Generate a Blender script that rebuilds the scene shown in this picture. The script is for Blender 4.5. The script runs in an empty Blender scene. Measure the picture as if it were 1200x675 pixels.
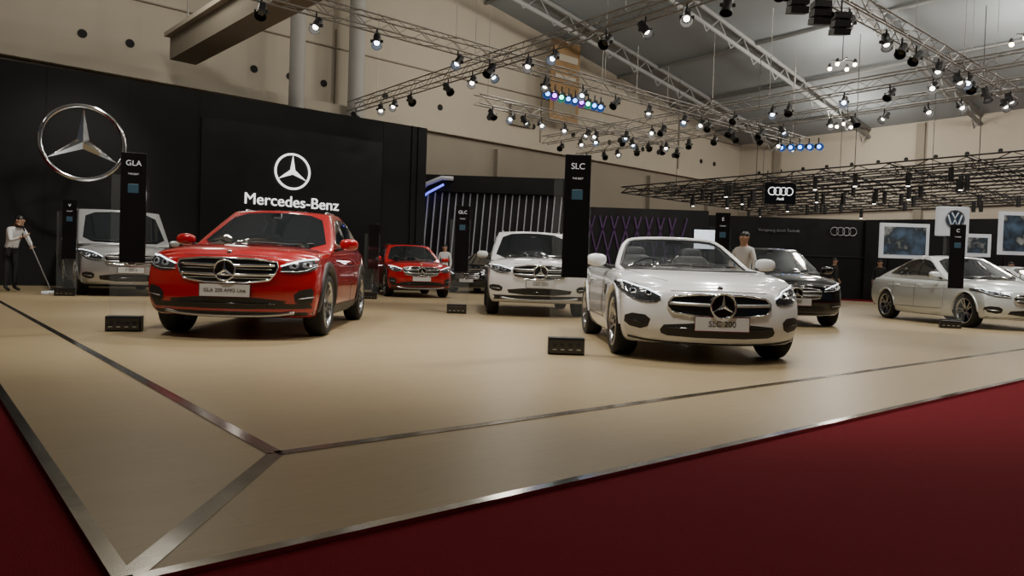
import bpy, bmesh, math, random
from mathutils import Vector, Matrix
from mathutils.bvhtree import BVHTree
from mathutils.geometry import delaunay_2d_cdt
random.seed(7)
SC = bpy.context.scene
COL = SC.collection

# ------------------------------------------------------------------ materials
def mat(name, col, rough=0.5, metal=0.0, coat=0.0, emis=None, es=0.0, noise=0.0, nscale=8.0, spec=0.5, alpha=1.0, trans=0.0, bump=0.0):
    m = bpy.data.materials.new(name); m.use_nodes = True
    nt = m.node_tree; p = nt.nodes["Principled BSDF"]
    p.inputs["Base Color"].default_value = (*col, 1)
    p.inputs["Roughness"].default_value = rough
    p.inputs["Metallic"].default_value = metal
    p.inputs["Coat Weight"].default_value = coat
    p.inputs["Coat Roughness"].default_value = 0.02
    p.inputs["Specular IOR Level"].default_value = spec
    p.inputs["Alpha"].default_value = alpha
    p.inputs["Transmission Weight"].default_value = trans
    if emis:
        p.inputs["Emission Color"].default_value = (*emis, 1)
        p.inputs["Emission Strength"].default_value = es
    if noise > 0 or bump > 0:
        tc = nt.nodes.new("ShaderNodeTexCoord")
        n = nt.nodes.new("ShaderNodeTexNoise"); n.inputs["Scale"].default_value = nscale
        n.inputs["Detail"].default_value = 4
        nt.links.new(tc.outputs["Object"], n.inputs["Vector"])
        if noise > 0:
            r = nt.nodes.new("ShaderNodeMix"); r.data_type = 'RGBA'
            r.inputs[6].default_value = (*[c*(1-noise) for c in col], 1)
            r.inputs[7].default_value = (*[min(1, c*(1+noise)) for c in col], 1)
            nt.links.new(n.outputs["Fac"], r.inputs[0])
            nt.links.new(r.outputs[2], p.inputs["Base Color"])
        if bump > 0:
            bp = nt.nodes.new("ShaderNodeBump"); bp.inputs["Strength"].default_value = bump
            bp.inputs["Distance"].default_value = 0.01
            nt.links.new(n.outputs["Fac"], bp.inputs["Height"])
            nt.links.new(bp.outputs["Normal"], p.inputs["Normal"])
    return m

M = {}
M['chrome'] = mat("chrome", (.82,.83,.85), .1, 1)
M['alum'] = mat("brushed_aluminium", (.55,.56,.58), .3, 1, noise=.15, nscale=20)
M['truss'] = mat("truss_metal", (.30,.29,.27), .45, .8, noise=.1)
M['trussdark'] = mat("dark_truss_metal", (.02,.02,.022), .5, .2, noise=.1)
M['glass'] = mat("tinted_glass", (.008,.01,.012), .03, 0, 0, noise=.1, spec=.6)
M['screenglass'] = mat("windscreen_glass", (.02,.025,.028), .02, 0, 0, noise=.1, spec=.6, alpha=.55)
M['black'] = mat("black_plastic", (.012,.012,.013), .45, noise=.15, nscale=40)
M['gloss'] = mat("gloss_black", (.006,.006,.007), .12, 0, .6, noise=.1)
M['leather'] = mat("seat_leather", (.03,.03,.032), .5, noise=.2, nscale=30, bump=.2)
M['rubber'] = mat("tyre_rubber", (.012,.012,.012), .75, bump=.2, nscale=80)
M['rim'] = mat("alloy", (.45,.46,.48), .25, 1, noise=.05)
M['rimdark'] = mat("alloy_dark", (.05,.05,.055), .35, .8, noise=.05)
M['lamp'] = mat("headlamp_reflector", (.38,.40,.43), .12, .8, 1.0, emis=(.85,.93,1), es=.06, noise=.5, nscale=22)
M['lampdark'] = mat("headlamp_dark", (.04,.042,.046), .06, .3, 1.0, noise=.3, nscale=12)
M['led'] = mat("led_white", (1,1,1), .4, emis=(.9,.95,1), es=3)
M['plate'] = mat("plate_white", (.55,.55,.54), .5, noise=.03)
M['ink'] = mat("plate_ink", (.03,.03,.03), .5)
M['white_led'] = mat("lit_letter", (1,1,1), .4, emis=(1,1,1), es=1.3)
M['skin'] = mat("skin", (.42,.25,.17), .5, noise=.06, nscale=30)
M['hair'] = mat("hair", (.01,.008,.007), .4, bump=.4, nscale=90)
M['shirt'] = mat("white_shirt", (.62,.62,.62), .8, bump=.3, nscale=25, noise=.05)
M['trouser'] = mat("dark_cloth", (.012,.012,.014), .8, bump=.3, nscale=25)
M['shoe'] = mat("shoe_leather", (.01,.01,.01), .3)
def paint(name, c, metal=0., rough=.22):
    return mat(name, c, rough, metal, 1.0, noise=.02, nscale=3)
P_RED = paint("paint_red", (.38,.004,.007), 0.15)
P_WHITE = paint("paint_white", (.74,.75,.76))
P_SILVER = paint("paint_silver", (.46,.47,.48), .6, .28)
P_PEARL = paint("paint_pearl", (.72,.77,.78), .3, .25)
P_BLACK = paint("paint_black", (.003,.003,.004), 0, .12)

# ------------------------------------------------------------------ mesh builder
class MB:
    def __init__(s): s.v=[]; s.f=[]; s.mi=[]; s.sm=[]; s.mats=[]
    def idx(s, m):
        if m not in s.mats: s.mats.append(m)
        return s.mats.index(m)
    def add(s, vs, fs, m, smooth=False):
        o=len(s.v); s.v += [tuple(v) for v in vs]; k=s.idx(m)
        for f in fs: s.f.append([i+o for i in f]); s.mi.append(k); s.sm.append(smooth)
    def box(s, c, d, m, R=None):
        c=Vector(c); vs=[]
        for x in (-.5,.5):
            for y in (-.5,.5):
                for z in (-.5,.5):
                    p=Vector((x*d[0],y*d[1],z*d[2]))
                    if R is not None: p=R@p
                    vs.append(c+p)
        s.add(vs, [(0,1,3,2),(4,6,7,5),(0,4,5,1),(2,3,7,6),(0,2,6,4),(1,5,7,3)], m)
    def cyl(s, p, q, r, m, n=8, r2=None, cap=True, smooth=True):
        p=Vector(p); q=Vector(q); d=(q-p)
        if d.length<1e-6: return
        d.normalize(); a=d.orthogonal().normalized(); b=d.cross(a)
        if r2 is None: r2=r
        vs=[]
        for i in range(n):
            t=2*math.pi*i/n; o=a*math.cos(t)+b*math.sin(t)
            vs.append(p+o*r); vs.append(q+o*r2)
        s.add(vs, [(2*i,2*((i+1)%n),2*((i+1)%n)+1,2*i+1) for i in range(n)], m, smooth)
        if cap:
            s.add([vs[2*i] for i in range(n)], [list(range(n))[::-1]], m)
            s.add([vs[2*i+1] for i in range(n)], [list(range(n))], m)
    def tube(s, pts, r, m, n=6, closed=False, rz=None):
        pts=[Vector(p) for p in pts]; N=len(pts); vs=[]
        prev=None
        for i in range(N):
            if closed: t=pts[(i+1)%N]-pts[i-1]
            else: t=pts[min(i+1,N-1)]-pts[max(i-1,0)]
            if t.length<1e-7: t=Vector((1,0,0))
            t.normalize()
            if prev is None: a=t.orthogonal().normalized()
            else:
                a=prev-t*prev.dot(t)
                a = a.normalized() if a.length>1e-5 else t.orthogonal().normalized()
            prev=a; b=t.cross(a)
            for k in range(n):
                th=2*math.pi*k/n
                vs.append(pts[i]+(a*math.cos(th)+b*math.sin(th))*(r if not callable(r) else r(i/(N-1))))
        fs=[]
        for i in range(N if closed else N-1):
            j=(i+1)%N
            for k in range(n): fs.append((i*n+k,i*n+(k+1)%n,j*n+(k+1)%n,j*n+k))
        if not closed:
            fs.append(list(range(n))[::-1]); fs.append([(N-1)*n+k for k in range(n)])
        s.add(vs, fs, m, True)
    def lathe(s, prof, m, n=32, T=None, smooth=True):  # axis Y; prof (r,y)
        vs=[]
        for i in range(n):
            t=2*math.pi*i/n
            for r,y in prof:
                p=Vector((r*math.cos(t), y, r*math.sin(t)))
                vs.append(T@p if T is not None else p)
        L=len(prof); fs=[]
        for i in range(n):
            j=(i+1)%n
            for k in range(L-1): fs.append((i*L+k,i*L+k+1,j*L+k+1,j*L+k))
        s.add(vs, fs, m, smooth)
    def ball(s, c, r, m, nu=16, nv=10, R=None, pw=1.0):
        c=Vector(c); vs=[]; fs=[]
        sp=lambda t:math.copysign(abs(t)**pw,t)
        for i in range(nv+1):
            ph=math.pi*i/nv
            for j in range(nu):
                th=2*math.pi*j/nu
                p=Vector((r[0]*sp(math.sin(ph))*sp(math.cos(th)), r[1]*sp(math.sin(ph))*sp(math.sin(th)), r[2]*sp(math.cos(ph))))
                if R is not None: p=R@p
                vs.append(c+p)
        for i in range(nv):
            for j in range(nu): fs.append((i*nu+j,(i+1)*nu+j,(i+1)*nu+(j+1)%nu,i*nu+(j+1)%nu))
        s.add(vs, fs, m, True)
    def obj(s, name, parent=None, loc=(0,0,0), rz=0, bevel=0):
        me=bpy.data.meshes.new(name); me.from_pydata(s.v,[],s.f)
        for m in s.mats: me.materials.append(m)
        me.polygons.foreach_set("material_index", s.mi)
        me.polygons.foreach_set("use_smooth", s.sm)
        me.update()
        o=bpy.data.objects.new(name, me); COL.objects.link(o)
        o.location=loc; o.rotation_euler=(0,0,rz)
        if parent: o.parent=parent
        if bevel:
            b=o.modifiers.new("bevel",'BEVEL'); b.width=bevel; b.segments=2; b.limit_method='ANGLE'
        return o

def empty(name, loc=(0,0,0), rz=0):
    e=bpy.data.objects.new(name,None); COL.objects.link(e); e.location=loc; e.rotation_euler=(0,0,rz); e.empty_display_size=.2
    return e
def text(name, body, size, m, parent=None, loc=(0,0,0), rot=(0,0,0), ext=.004, align='CENTER'):
    c=bpy.data.curves.new(name,'FONT'); c.body=body; c.size=size; c.extrude=ext; c.align_x=align; c.align_y='CENTER'
    c.materials.append(m)
    o=bpy.data.objects.new(name,c); COL.objects.link(o); o.location=loc; o.rotation_euler=rot
    if parent: o.parent=parent
    return o

# ------------------------------------------------------------------ car builder
def interp(keys, x):
    if x<=keys[0][0]: return keys[0][1:]
    for a,b in zip(keys,keys[1:]):
        if x<=b[0]:
            t=(x-a[0])/(b[0]-a[0]); return [p+(q-p)*t for p,q in zip(a[1:],b[1:])]
    return keys[-1][1:]
def lattice(nu,nv,nw,fn):
    idx={}; vs=[]; fs=[]
    for i in range(nu):
        for j in range(nv):
            for k in range(nw):
                if i in(0,nu-1) or j in(0,nv-1) or k in(0,nw-1):
                    idx[i,j,k]=len(vs); vs.append(fn(i,j,k))
    for i in (0,nu-1):
        for j in range(nv-1):
            for k in range(nw-1): fs.append((idx[i,j,k],idx[i,j+1,k],idx[i,j+1,k+1],idx[i,j,k+1]))
    for j in (0,nv-1):
        for i in range(nu-1):
            for k in range(nw-1): fs.append((idx[i,j,k],idx[i+1,j,k],idx[i+1,j,k+1],idx[i,j,k+1]))
    for k in (0,nw-1):
        for i in range(nu-1):
            for j in range(nv-1): fs.append((idx[i,j,k],idx[i+1,j,k],idx[i+1,j+1,k],idx[i,j+1,k]))
    me=bpy.data.meshes.new("cage"); me.from_pydata(vs,[],fs)
    bm=bmesh.new(); bm.from_mesh(me); bmesh.ops.recalc_face_normals(bm,faces=bm.faces); bm.to_mesh(me); bm.free()
    return me
def evaluated(ob):
    bpy.context.view_layer.update()
    dg=bpy.context.evaluated_depsgraph_get()
    return bpy.data.meshes.new_from_object(ob.evaluated_get(dg))
def subsurf_mesh(me, lv):
    ob=bpy.data.objects.new("tmp",me); COL.objects.link(ob)
    md=ob.modifiers.new("s",'SUBSURF'); md.levels=lv; md.render_levels=lv
    r=evaluated(ob); bpy.data.objects.remove(ob); return r
def chaikin(pts, it, closed=True):
    for _ in range(it):
        o=[]; N=len(pts)
        if not closed: o.append(pts[0])
        for i in range(N if closed else N-1):
            a=pts[i]; b=pts[(i+1)%N]
            o.append((a[0]*.75+b[0]*.25,a[1]*.75+b[1]*.25)); o.append((a[0]*.25+b[0]*.75,a[1]*.25+b[1]*.75))
        if not closed: o.append(pts[-1])
        pts=o
    return pts
def densify(pts, step, closed=True):
    o=[]; N=len(pts)
    for i in range(N if closed else N-1):
        a=pts[i]; b=pts[(i+1)%N]; d=math.dist(a,b); n=max(1,int(d/step))
        for k in range(n): o.append((a[0]+(b[0]-a[0])*k/n, a[1]+(b[1]-a[1])*k/n))
    if not closed: o.append(pts[-1])
    return o

SP={}
SP['suv']=dict(wb=2.70,W=.91,R=.36,track=1.60,
  keys=[(-2.17,.90,.38,.98,1.02),(-1.95,.96,.30,1.02,1.06),(-1.35,1,.22,1.03,1.06),(-.5,1,.20,1.0,1.03),(.4,1,.20,.97,1.02),(.95,1,.20,.96,1.05),(1.35,1,.21,.955,1.04),(1.8,.995,.22,.935,1.005),(2.08,.985,.23,.905,.965),(2.23,.97,.25,.855,.91)],
  cab=dict(xf0=1.10,xf1=.10,xr1=-1.62,xr0=-2.14,zb=.96,zr=1.525,Wb=.85,Wt=.62), planf=.26, face='suv', clad=True, rails=True, doors=[.78,-.28,-1.2])
SP['suv2']=dict(wb=2.87,W=.945,R=.37,track=1.66,
  keys=[(-2.30,.90,.40,1.06,1.08),(-2.1,.96,.32,1.08,1.10),(-1.43,1,.24,1.08,1.11),(-.5,1,.22,1.05,1.08),(.4,1,.22,1.03,1.08),(.95,1,.22,1.02,1.12),(1.43,1,.23,1.02,1.11),(1.9,.995,.24,1.0,1.08),(2.17,.98,.25,.97,1.04),(2.32,.965,.27,.91,.98)],
  cab=dict(xf0=1.15,xf1=.25,xr1=-1.85,xr0=-2.26,zb=1.02,zr=1.66,Wb=.88,Wt=.69), planf=.25, face='suv2', clad=True, rails=True, doors=[.85,-.25,-1.25])
SP['roadster']=dict(wb=2.43,W=.905,R=.335,track=1.60,
  keys=[(-2.10,.86,.36,.88,.92),(-1.9,.93,.28,.93,.98),(-1.2,1,.18,.93,.98),(-.4,.99,.16,.89,.94),(.4,.99,.16,.87,.94),(.8,1,.16,.86,.94),(1.22,1,.16,.845,.905),(1.65,.99,.17,.79,.85),(1.9,.97,.17,.735,.785),(2.04,.94,.18,.67,.72)],
  cab=dict(xf0=.80,xf1=.0,xr1=-.75,xr0=-1.6,zb=.86,zr=1.29,Wb=.82,Wt=.62), planf=.34, face='roadster', clad=False, rails=False, doors=[.45,-.75])
SP['sedan']=dict(wb=2.84,W=.905,R=.335,track=1.60,
  keys=[(-2.44,.86,.36,.90,.95),(-2.2,.93,.28,.98,1.04),(-1.5,1,.2,.98,1.03),(-.5,1,.18,.94,.97),(.4,1,.18,.92,.96),(.9,1,.18,.90,1.0),(1.42,1,.19,.88,.97),(1.85,.985,.2,.84,.91),(2.12,.965,.2,.79,.85),(2.27,.935,.22,.72,.78)],
  cab=dict(xf0=1.08,xf1=.02,xr1=-1.0,xr0=-2.2,zb=.92,zr=1.47,Wb=.84,Wt=.60,arc=.07), planf=.31, face='sedan', clad=False, rails=False, doors=[.72,-.3,-1.15])
SP['van']=dict(wb=3.2,W=.96,R=.345,track=1.70,
  keys=[(-2.64,.93,.36,1.10,1.12),(-2.4,.97,.3,1.12,1.14),(-1.6,1,.24,1.12,1.14),(0,1,.22,1.10,1.12),(1.1,1,.22,1.08,1.15),(1.5,1,.22,1.07,1.18),(2.0,.99,.23,1.04,1.12),(2.36,.97,.24,.99,1.06),(2.52,.95,.26,.90,.97)],
  cab=dict(xf0=1.95,xf1=.90,xr1=-2.5,xr0=-2.62,zb=1.08,zr=1.95,Wb=.93,Wt=.84), planf=.26, face='van', clad=False, rails=False, doors=[1.15,.15,-1.0])
FACES={
 'suv': dict(grille=[(.49,.85),(.51,.74),(.40,.60),(-.40,.60),(-.51,.74),(-.49,.85)], slats=[.78,.685], star=.105,
        head=[(.545,.715),(.545,.80),(.74,.865),(.90,.885),(.895,.79),(.76,.715)], low=[(.62,.45),(.52,.33),(-.52,.33),(-.62,.45)],
        fog=[(.66,.52),(.88,.57),(.88,.41),(.68,.37)], skid=(.46,.27), plate=.52, lampmat='lamp'),
 'suv2': dict(grille=[(.45,.93),(.50,.80),(.42,.68),(-.42,.68),(-.50,.80),(-.45,.93)], slats=[.85,.76], star=.12,
        head=[(.53,.78),(.53,.87),(.72,.93),(.91,.95),(.90,.86),(.74,.78)], low=[(.60,.52),(.54,.40),(-.54,.40),(-.60,.52)],
        fog=[(.66,.56),(.90,.58),(.90,.48),(.68,.44)], skid=(.50,.32), plate=.60, lampmat='lamp'),
 'roadster': dict(grille=[(.41,.65),(.50,.56),(.42,.45),(-.42,.45),(-.50,.56),(-.41,.65)], slats=[.56], star=.115,
        head=[(.545,.575),(.555,.645),(.70,.72),(.875,.775),(.885,.69),(.80,.60),(.68,.565)], low=[(.50,.385),(.56,.29),(.45,.25),(-.45,.25),(-.56,.29),(-.50,.385)],
        fog=[(.62,.44),(.84,.46),(.85,.34),(.66,.30)], skid=(.60,.20), plate=.385, lampmat='lampdark'),
 'sedan': dict(grille=[(.38,.69),(.46,.60),(.38,.49),(-.38,.49),(-.46,.60),(-.38,.69)], slats=[.63,.56], star=.10,
        head=[(.50,.62),(.52,.69),(.70,.75),(.87,.80),(.88,.73),(.76,.64)], low=[(.48,.40),(.54,.28),(-.54,.28),(-.48,.40)],
        fog=[(.60,.44),(.84,.46),(.85,.35),(.62,.30)], skid=(.55,.22), plate=.45, lampmat='lamp'),
 'van': dict(grille=[(.46,.90),(.50,.80),(.42,.68),(-.42,.68),(-.50,.80),(-.46,.90)], slats=[.84,.75], star=.12,
        head=[(.54,.76),(.54,.86),(.72,.96),(.92,1.0),(.91,.87),(.76,.77)], low=[(.60,.48),(.55,.32),(-.55,.32),(-.60,.48)],
        fog=[(.66,.50),(.88,.52),(.88,.40),(.68,.36)], skid=(.5,.28), plate=.57, lampmat='lamp'),
}
VS=[-1,-.94,-.72,-.35,0,.35,.72,.94,1]
WS=[0,.08,.3,.55,.80,.95,1]
WP=[.90,.955,.99,1.0,.985,.96,.925]
FX=[-.10,-.03,0,0,-.01,-.035,-.11]

def star_badge(b, c, r, m, X=Vector((1,0,0)), Y=Vector((0,1,0)), Z=Vector((0,0,1)), tr=None):
    c=Vector(c); tr=tr or r*.09
    b.tube([c+(Y*math.cos(t)+Z*math.sin(t))*r for t in [2*math.pi*i/40 for i in range(40)]], tr, m, 8, True)
    for k in range(3):
        a=math.pi/2+k*2*math.pi/3
        d=Y*math.cos(a)+Z*math.sin(a)
        w=r*.17; tip=c+d*r*.97
        mid=c+X*r*.14; back=c-X*r*.05
        e1=Y*math.cos(a+math.pi/3)+Z*math.sin(a+math.pi/3); e2=Y*math.cos(a-math.pi/3)+Z*math.sin(a-math.pi/3)
        p1=c+e1*w; p2=c+e2*w
        b.add([mid,p1,tip,p2,back],[(0,1,2),(0,2,3),(4,2,1),(4,3,2)],m)

def wheel(R, dark=False):
    b=MB(); Rr=R*.74; w=.105; rm=M['rim']
    b.lathe([(Rr,-w),(R*.90,-w-.012),(R*.975,-w+.01),(R,-w+.035),(R,w-.035),(R*.975,w-.01),(R*.90,w+.012),(Rr,w)], M['rubber'],48)
    b.lathe([(Rr+.006,w+.002),(Rr-.004,w+.006),(Rr-.018,w-.002),(Rr-.03,w-.03),(Rr-.035,-w)], rm,48)
    b.lathe([(Rr-.035,-w+.02),(.001,-w+.02)], M['black'],32)
    b.lathe([(Rr*.66,-.02),(Rr*.66,.005),(.001,.005)], M['rimdark'],32)
    n=5
    for k in range(n):
        for s in (-1,1):
            a0=2*math.pi*k/n+.13; 
            spread_in=.16*s; spread_out=.22*s
            pi=[]; 
            for (rad,ang,hw,y) in [(R*.12,spread_in*1.6,.022,w-.035),(Rr*.55,(spread_in+spread_out)/2,.017,w-.022),(Rr-.01,spread_out,.016,w-.006)]:
                ca=math.cos(a0+ang); sa=math.sin(a0+ang)
                for t in (-1,1):
                    for dy in (0,-.035):
                        pi.append(Vector((ca*rad-sa*hw*t, y+dy, sa*rad+ca*hw*t)))
            fs=[]
            for q in (0,4):
                fs+=[(q,q+2,q+6,q+4),(q+1,q+5,q+7,q+3),(q,q+4,q+5,q+1),(q+2,q+3,q+7,q+6)]
            fs+=[(0,1,3,2),(8,10,11,9)]
            b.add(pi,fs,rm)
    b.cyl((0,w-.075,0),(0,w-.025,0),R*.19,rm,24,R*.17)
    b.cyl((0,w-.025,0),(0,w-.018,0),R*.09,M['black'],20)
    b.box((Rr*.55,.01,.0),(.09,.06,.14),M['rimdark'])
    return b

def car(name, kind, loc, yaw, P, plate_text=None, lv=2, lampon=True, black_roof=False, steer=0):
    S=SP[kind]; F=FACES[S['face']]; C=S['cab']; W=S['W']; keys=S['keys']
    openc=(kind=='roadster')
    E=empty(name, (loc[0],loc[1],0), math.radians(yaw))
    xf=keys[-1][0]; xr=keys[0][0]; xa=S['wb']/2
    xs=sorted(set([k[0] for k in keys]+[keys[-1][0]-.05, xr+.06, 0]))
    def fn(i,j,k):
        x=xs[i]; v=VS[j]; w=WS[k]
        wf,zb,zs,zc=interp(keys,x)
        top=zs+(zc-zs)*(1-abs(v)**2.2)
        if x>C['xf0']-.1 and abs(abs(v)-.72)<.01: top+=.014
        z=zb+(top-zb)*w
        if k==0: z=zb
        prof=WP[k]
        y=v*W*wf*prof
        t=max(0,min(1,(x-(xa+.05))/(xf-xa-.05))); tr=max(0,min(1,(-x-(xa+.1))/(-xr-xa-.1)))
        x2=x - S['planf']*abs(v)**2.9*t**1.3 + FX[k]*t**2 + .16*abs(v)**2.6*tr**1.3 - FX[k]*.6*tr**2
        return (x2,y,z)
    body=subsurf_mesh(lattice(len(xs),len(VS),len(WS),fn), lv)
    us=[0,.05,.2,.4,.6,.8,.95,1]; cw=[0,.3,.6,.85,.96,1]
    def X(u,w): 
        a=C['xr0']+(C['xr1']-C['xr0'])*(w**1.15); c=C['xf0']+(C['xf1']-C['xf0'])*(w**.95); return a+(c-a)*u
    def HW(w): return C['Wb']+(C['Wt']-C['Wb'])*(w**1.25)
    def ZZ(u,w): return C['zb']+(C['zr']-C['zb'])*w - C.get('arc',.05)*w*(2*abs(u-.55))**2.5
    def fc(i,j,k):
        u=us[i]; v=VS[j]; w=cw[k]
        x=X(u,w); x-= .22*abs(v)**2*max(0,(u-.5)*2)**2*(1-.3*w) ; x+=.10*abs(v)**2*max(0,(.5-u)*2)**2
        z=ZZ(u,w)+ (.025*(1-v*v) if k==len(cw)-1 else 0)
        tap=1-.06*(max(0,.35-u)/.35)
        return (x, v*HW(w)*tap, z)
    cab=subsurf_mesh(lattice(len(us),len(VS),len(cw),fc), lv)
    bv=[]; bf=[]
    for me in (body,cab):
        o=len(bv); bv+=[v.co.copy() for v in me.vertices]; bf+=[[i+o for i in p.vertices] for p in me.polygons]
    bvh=BVHTree.FromPolygons(bv,bf)
    bvb=BVHTree.FromPolygons([v.co.copy() for v in body.vertices],[list(p.vertices) for p in body.polygons])
    def proj(a,b,axis,off,tree=None):
        tree=tree or bvh
        if axis=='F': o=Vector((4,a,b)); d=Vector((-1,0,0))
        elif axis=='B': o=Vector((-4,a,b)); d=Vector((1,0,0))
        elif axis=='L': o=Vector((a,2,b)); d=Vector((0,-1,0))
        elif axis=='R': o=Vector((a,-2,b)); d=Vector((0,1,0))
        else: o=Vector((a,b,3)); d=Vector((0,0,-1))
        h,n,_,_=tree.ray_cast(o,d)
        if h is None:
            q={'F':Vector((xf-.3,a,b)),'B':Vector((xr+.3,a,b)),'L':Vector((a,W,b)),'R':Vector((a,-W,b)),'T':Vector((a,b,1))}[axis]
            h,n,_,_=tree.find_nearest(q)
        if n.dot(d)>0: n=-n
        return h+n*off
    D=MB()
    def patch(out, axis, m, off=.005, sm=0, step=.05, tree=None):
        if sm: out=chaikin(out,sm)
        out=densify(out,step)
        x0=min(p[0] for p in out); x1=max(p[0] for p in out); y0=min(p[1] for p in out); y1=max(p[1] for p in out)
        pts=[Vector(p) for p in out]; n=len(pts)
        def inside(q):
            c=False
            for i in range(n):
                a=out[i]; b=out[i-1]
                if (a[1]>q[1])!=(b[1]>q[1]) and q[0]<(b[0]-a[0])*(q[1]-a[1])/(b[1]-a[1])+a[0]: c=not c
            return c
        gx=x0+step/2
        while gx<x1:
            gy=y0+step/2
            while gy<y1:
                if inside((gx,gy)) and min(math.dist((gx,gy),o) for o in out)>step*.45: pts.append(Vector((gx,gy)))
                gy+=step
            gx+=step
        r=delaunay_2d_cdt(pts,[(i,(i+1)%n) for i in range(n)],[],1,1e-5)
        D.add([proj(v.x,v.y,axis,off,tree) for v in r[0]],[list(f) for f in r[2]],m,True)
    def line(pts, axis, r, m, off=0, closed=False, sm=0, step=.05, tree=None):
        if sm: pts=chaikin(pts,sm,closed)
        pts=densify(pts,step,closed)
        D.tube([proj(a,b,axis,off,tree) for a,b in pts], r, m, 6, closed)
    mir=lambda L:[(-a,b) for a,b in L]
    st=.04 if lv>=3 else .06
    patch(F['grille'],'F',M['gloss'],.004,1,st)
    line(F['grille'],'F',.011,M['chrome'],.008,True,1)
    gz=[p[1] for p in F['grille']]; zc=(max(gz)+min(gz))/2
    gw=max(p[0] for p in F['grille'])
    for z in F['slats']:
        line([(-gw*.93,z+.004),(-.6*gw,z),(0,z-.006),(.6*gw,z),(gw*.93,z+.004)],'F',.017,M['alum' if kind!='suv' else 'chrome'],.014)
    if len(F['slats'])>1:
        for z in F['slats']: line([(-gw*.88,z-.034),(gw*.88,z-.034)],'F',.006,M['alum'],.010)
    sc=proj(0,zc,'F',.035); sc.x+=.015
    star_badge(D,sc,F['star'],M['chrome'])
    D.cyl((sc.x-.05,0,sc.z),(sc.x-.02,0,sc.z),F['star']*.95,M['gloss'],32)
    b2=proj(0,max(gz)+.06,'F',.003)
    D.ball(b2,(.012,.028,.028),M['chrome'],12,6)
    for s in (1,-1):
        q=F['head']; k=len(q)
        hp=q if s==1 else mir(q)
        patch(hp,'F',M['lampdark'],.006,1,.03)
        line(hp,'F',.005,M['black'],.004,True,1,.03)
        cx=sum(a for a,b in q)/k; cz=sum(b for a,b in q)/k
        if F['lampmat']=='lamp':
            for dx in (-.075,.045):
                inner=[(s*(cx+dx+a*.048),cz+.10*dx+.005+b*.034) for a,b in ((-1,-1),(.8,-1),(1,.9),(-.8,.9))]
                patch(inner,'F',M['lamp'],.010,1,.03)
            lowl=[q[0],q[5],q[4]]; line([(s*(a-.015),b+.014) for a,b in lowl],'F',.005,M['alum'],.010,False,1,.03)
        up=[q[1],q[2],q[3]]; up=[(s*(a-.012),b-.016) for a,b in up]
        if lampon: line(up,'F',.0065,M['led'],.012,False,1,.03)
        for dx,dz in ((-.075,-.004),(.045,.008)):
            c=proj(s*(cx+dx),cz+dz,'F',.010); D.ball(c,(.010,.022,.020),M['glass'],14,8)
            D.tube([proj(s*(cx+dx)+.024*math.cos(t),cz+dz+.022*math.sin(t),'F',.012) for t in [2*math.pi*i/14 for i in range(14)]],.003,M['chrome'],5,True)
        fp=F['fog'] if s==1 else mir(F['fog'])
        patch(fp,'F',M['black'],.004,1,.05)
        zz=(fp[0][1]+fp[-1][1])/2
        a0=F['fog'][-1][0]+.03; a1=F['fog'][1][0]-.03
        if kind!='roadster': line([(s*a0,zz),(s*a1,zz+.02)],'F',.006,M['alum'],.008)
        else: line([(s*a0,zz),(s*a1,zz+.02)],'F',.006,M['gloss'],.01)
    patch(F['low'],'F',M['black'],.004,1,.05)
    zl=(F['low'][0][1]+F['low'][1][1])/2
    line([(-.48,zl),(.48,zl)],'F',.006,M['gloss'],.012)
    sw,szz=F['skid']
    if S['clad']:
        patch([(-.88,.39),(-.82,szz-.01),(.82,szz-.01),(.88,.39)],'F',M['black'],.003,0,.06)
    line([(-sw-.2,szz+.03),(-sw,szz),(0,szz-.01),(sw,szz),(sw+.2,szz+.03)],'F',.022 if S['clad'] else .010,M['alum' if S['clad'] else 'chrome'] if kind!='roadster' else M['gloss'],.006,False,1)
    ps=proj(0,F['plate'],'F',0)
    px=max(ps.x,proj(.24,F['plate'],'F',0).x,proj(0,F['plate']-.055,'F',0).x)+.02
    if plate_text:
        D.box((px,0,F['plate']),(.012,.50,.125),M['plate'])
        D.box((px-.006,0,F['plate']),(.012,.52,.145),M['chrome'])
        text("plate_text",plate_text,.075 if len(plate_text)<9 else .052,M['ink'],E,(px+.008,0,F['plate']),(math.pi/2,0,math.pi/2),.001)
    else:
        D.box((px,0,F['plate']),(.012,.50,.11),M['plate'])
    for s in (1,-1):
        line([(C['xf0']-.05,s*W*.80),(xa,s*W*.80),(xf-.42,s*W*.66),(xf-.28,s*W*.50)],'T',.004,M['black'],-.001,False,1,.06,bvb)
    line([(-W*.50,max(gz)+.03),(0,max(gz)+.035),(W*.50,max(gz)+.03)],'F',.004,M['black'],0)
    def yz(v,w): return (v*HW(w), C['zb']+(C['zr']-C['zb'])*w)
    ws=[yz(-.90,.10),yz(0,.07),yz(.90,.10),yz(.86,.5),yz(.82,.87),yz(0,.93),yz(-.82,.87),yz(-.86,.5)]
    patch(ws,'F',M['screenglass'] if openc else M['glass'],.004,1,.07)
    line([yz(-.75,.12),yz(-.3,.13),yz(.05,.17)],'F',.009,M['black'],.016)
    line([yz(-.05,.12),yz(.4,.13),yz(.72,.17)],'F',.009,M['black'],.016)
    D.box(tuple(proj(0,yz(0,.84)[1],'F',-.02 if openc else .01)),(.05,.20 if openc else .10,.05),M['black'])
    if black_roof:
        patch([(X(.9,1)-.02,-C['Wt']*.84),(X(.9,1)-.02,C['Wt']*.84),(X(.08,1),C['Wt']*.8),(X(.08,1),-C['Wt']*.8)],'T',M['gloss'],.004,1,.09)
    def xz(u,w): return (X(u,w), C['zb']+(C['zr']-C['zb'])*w)
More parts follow.
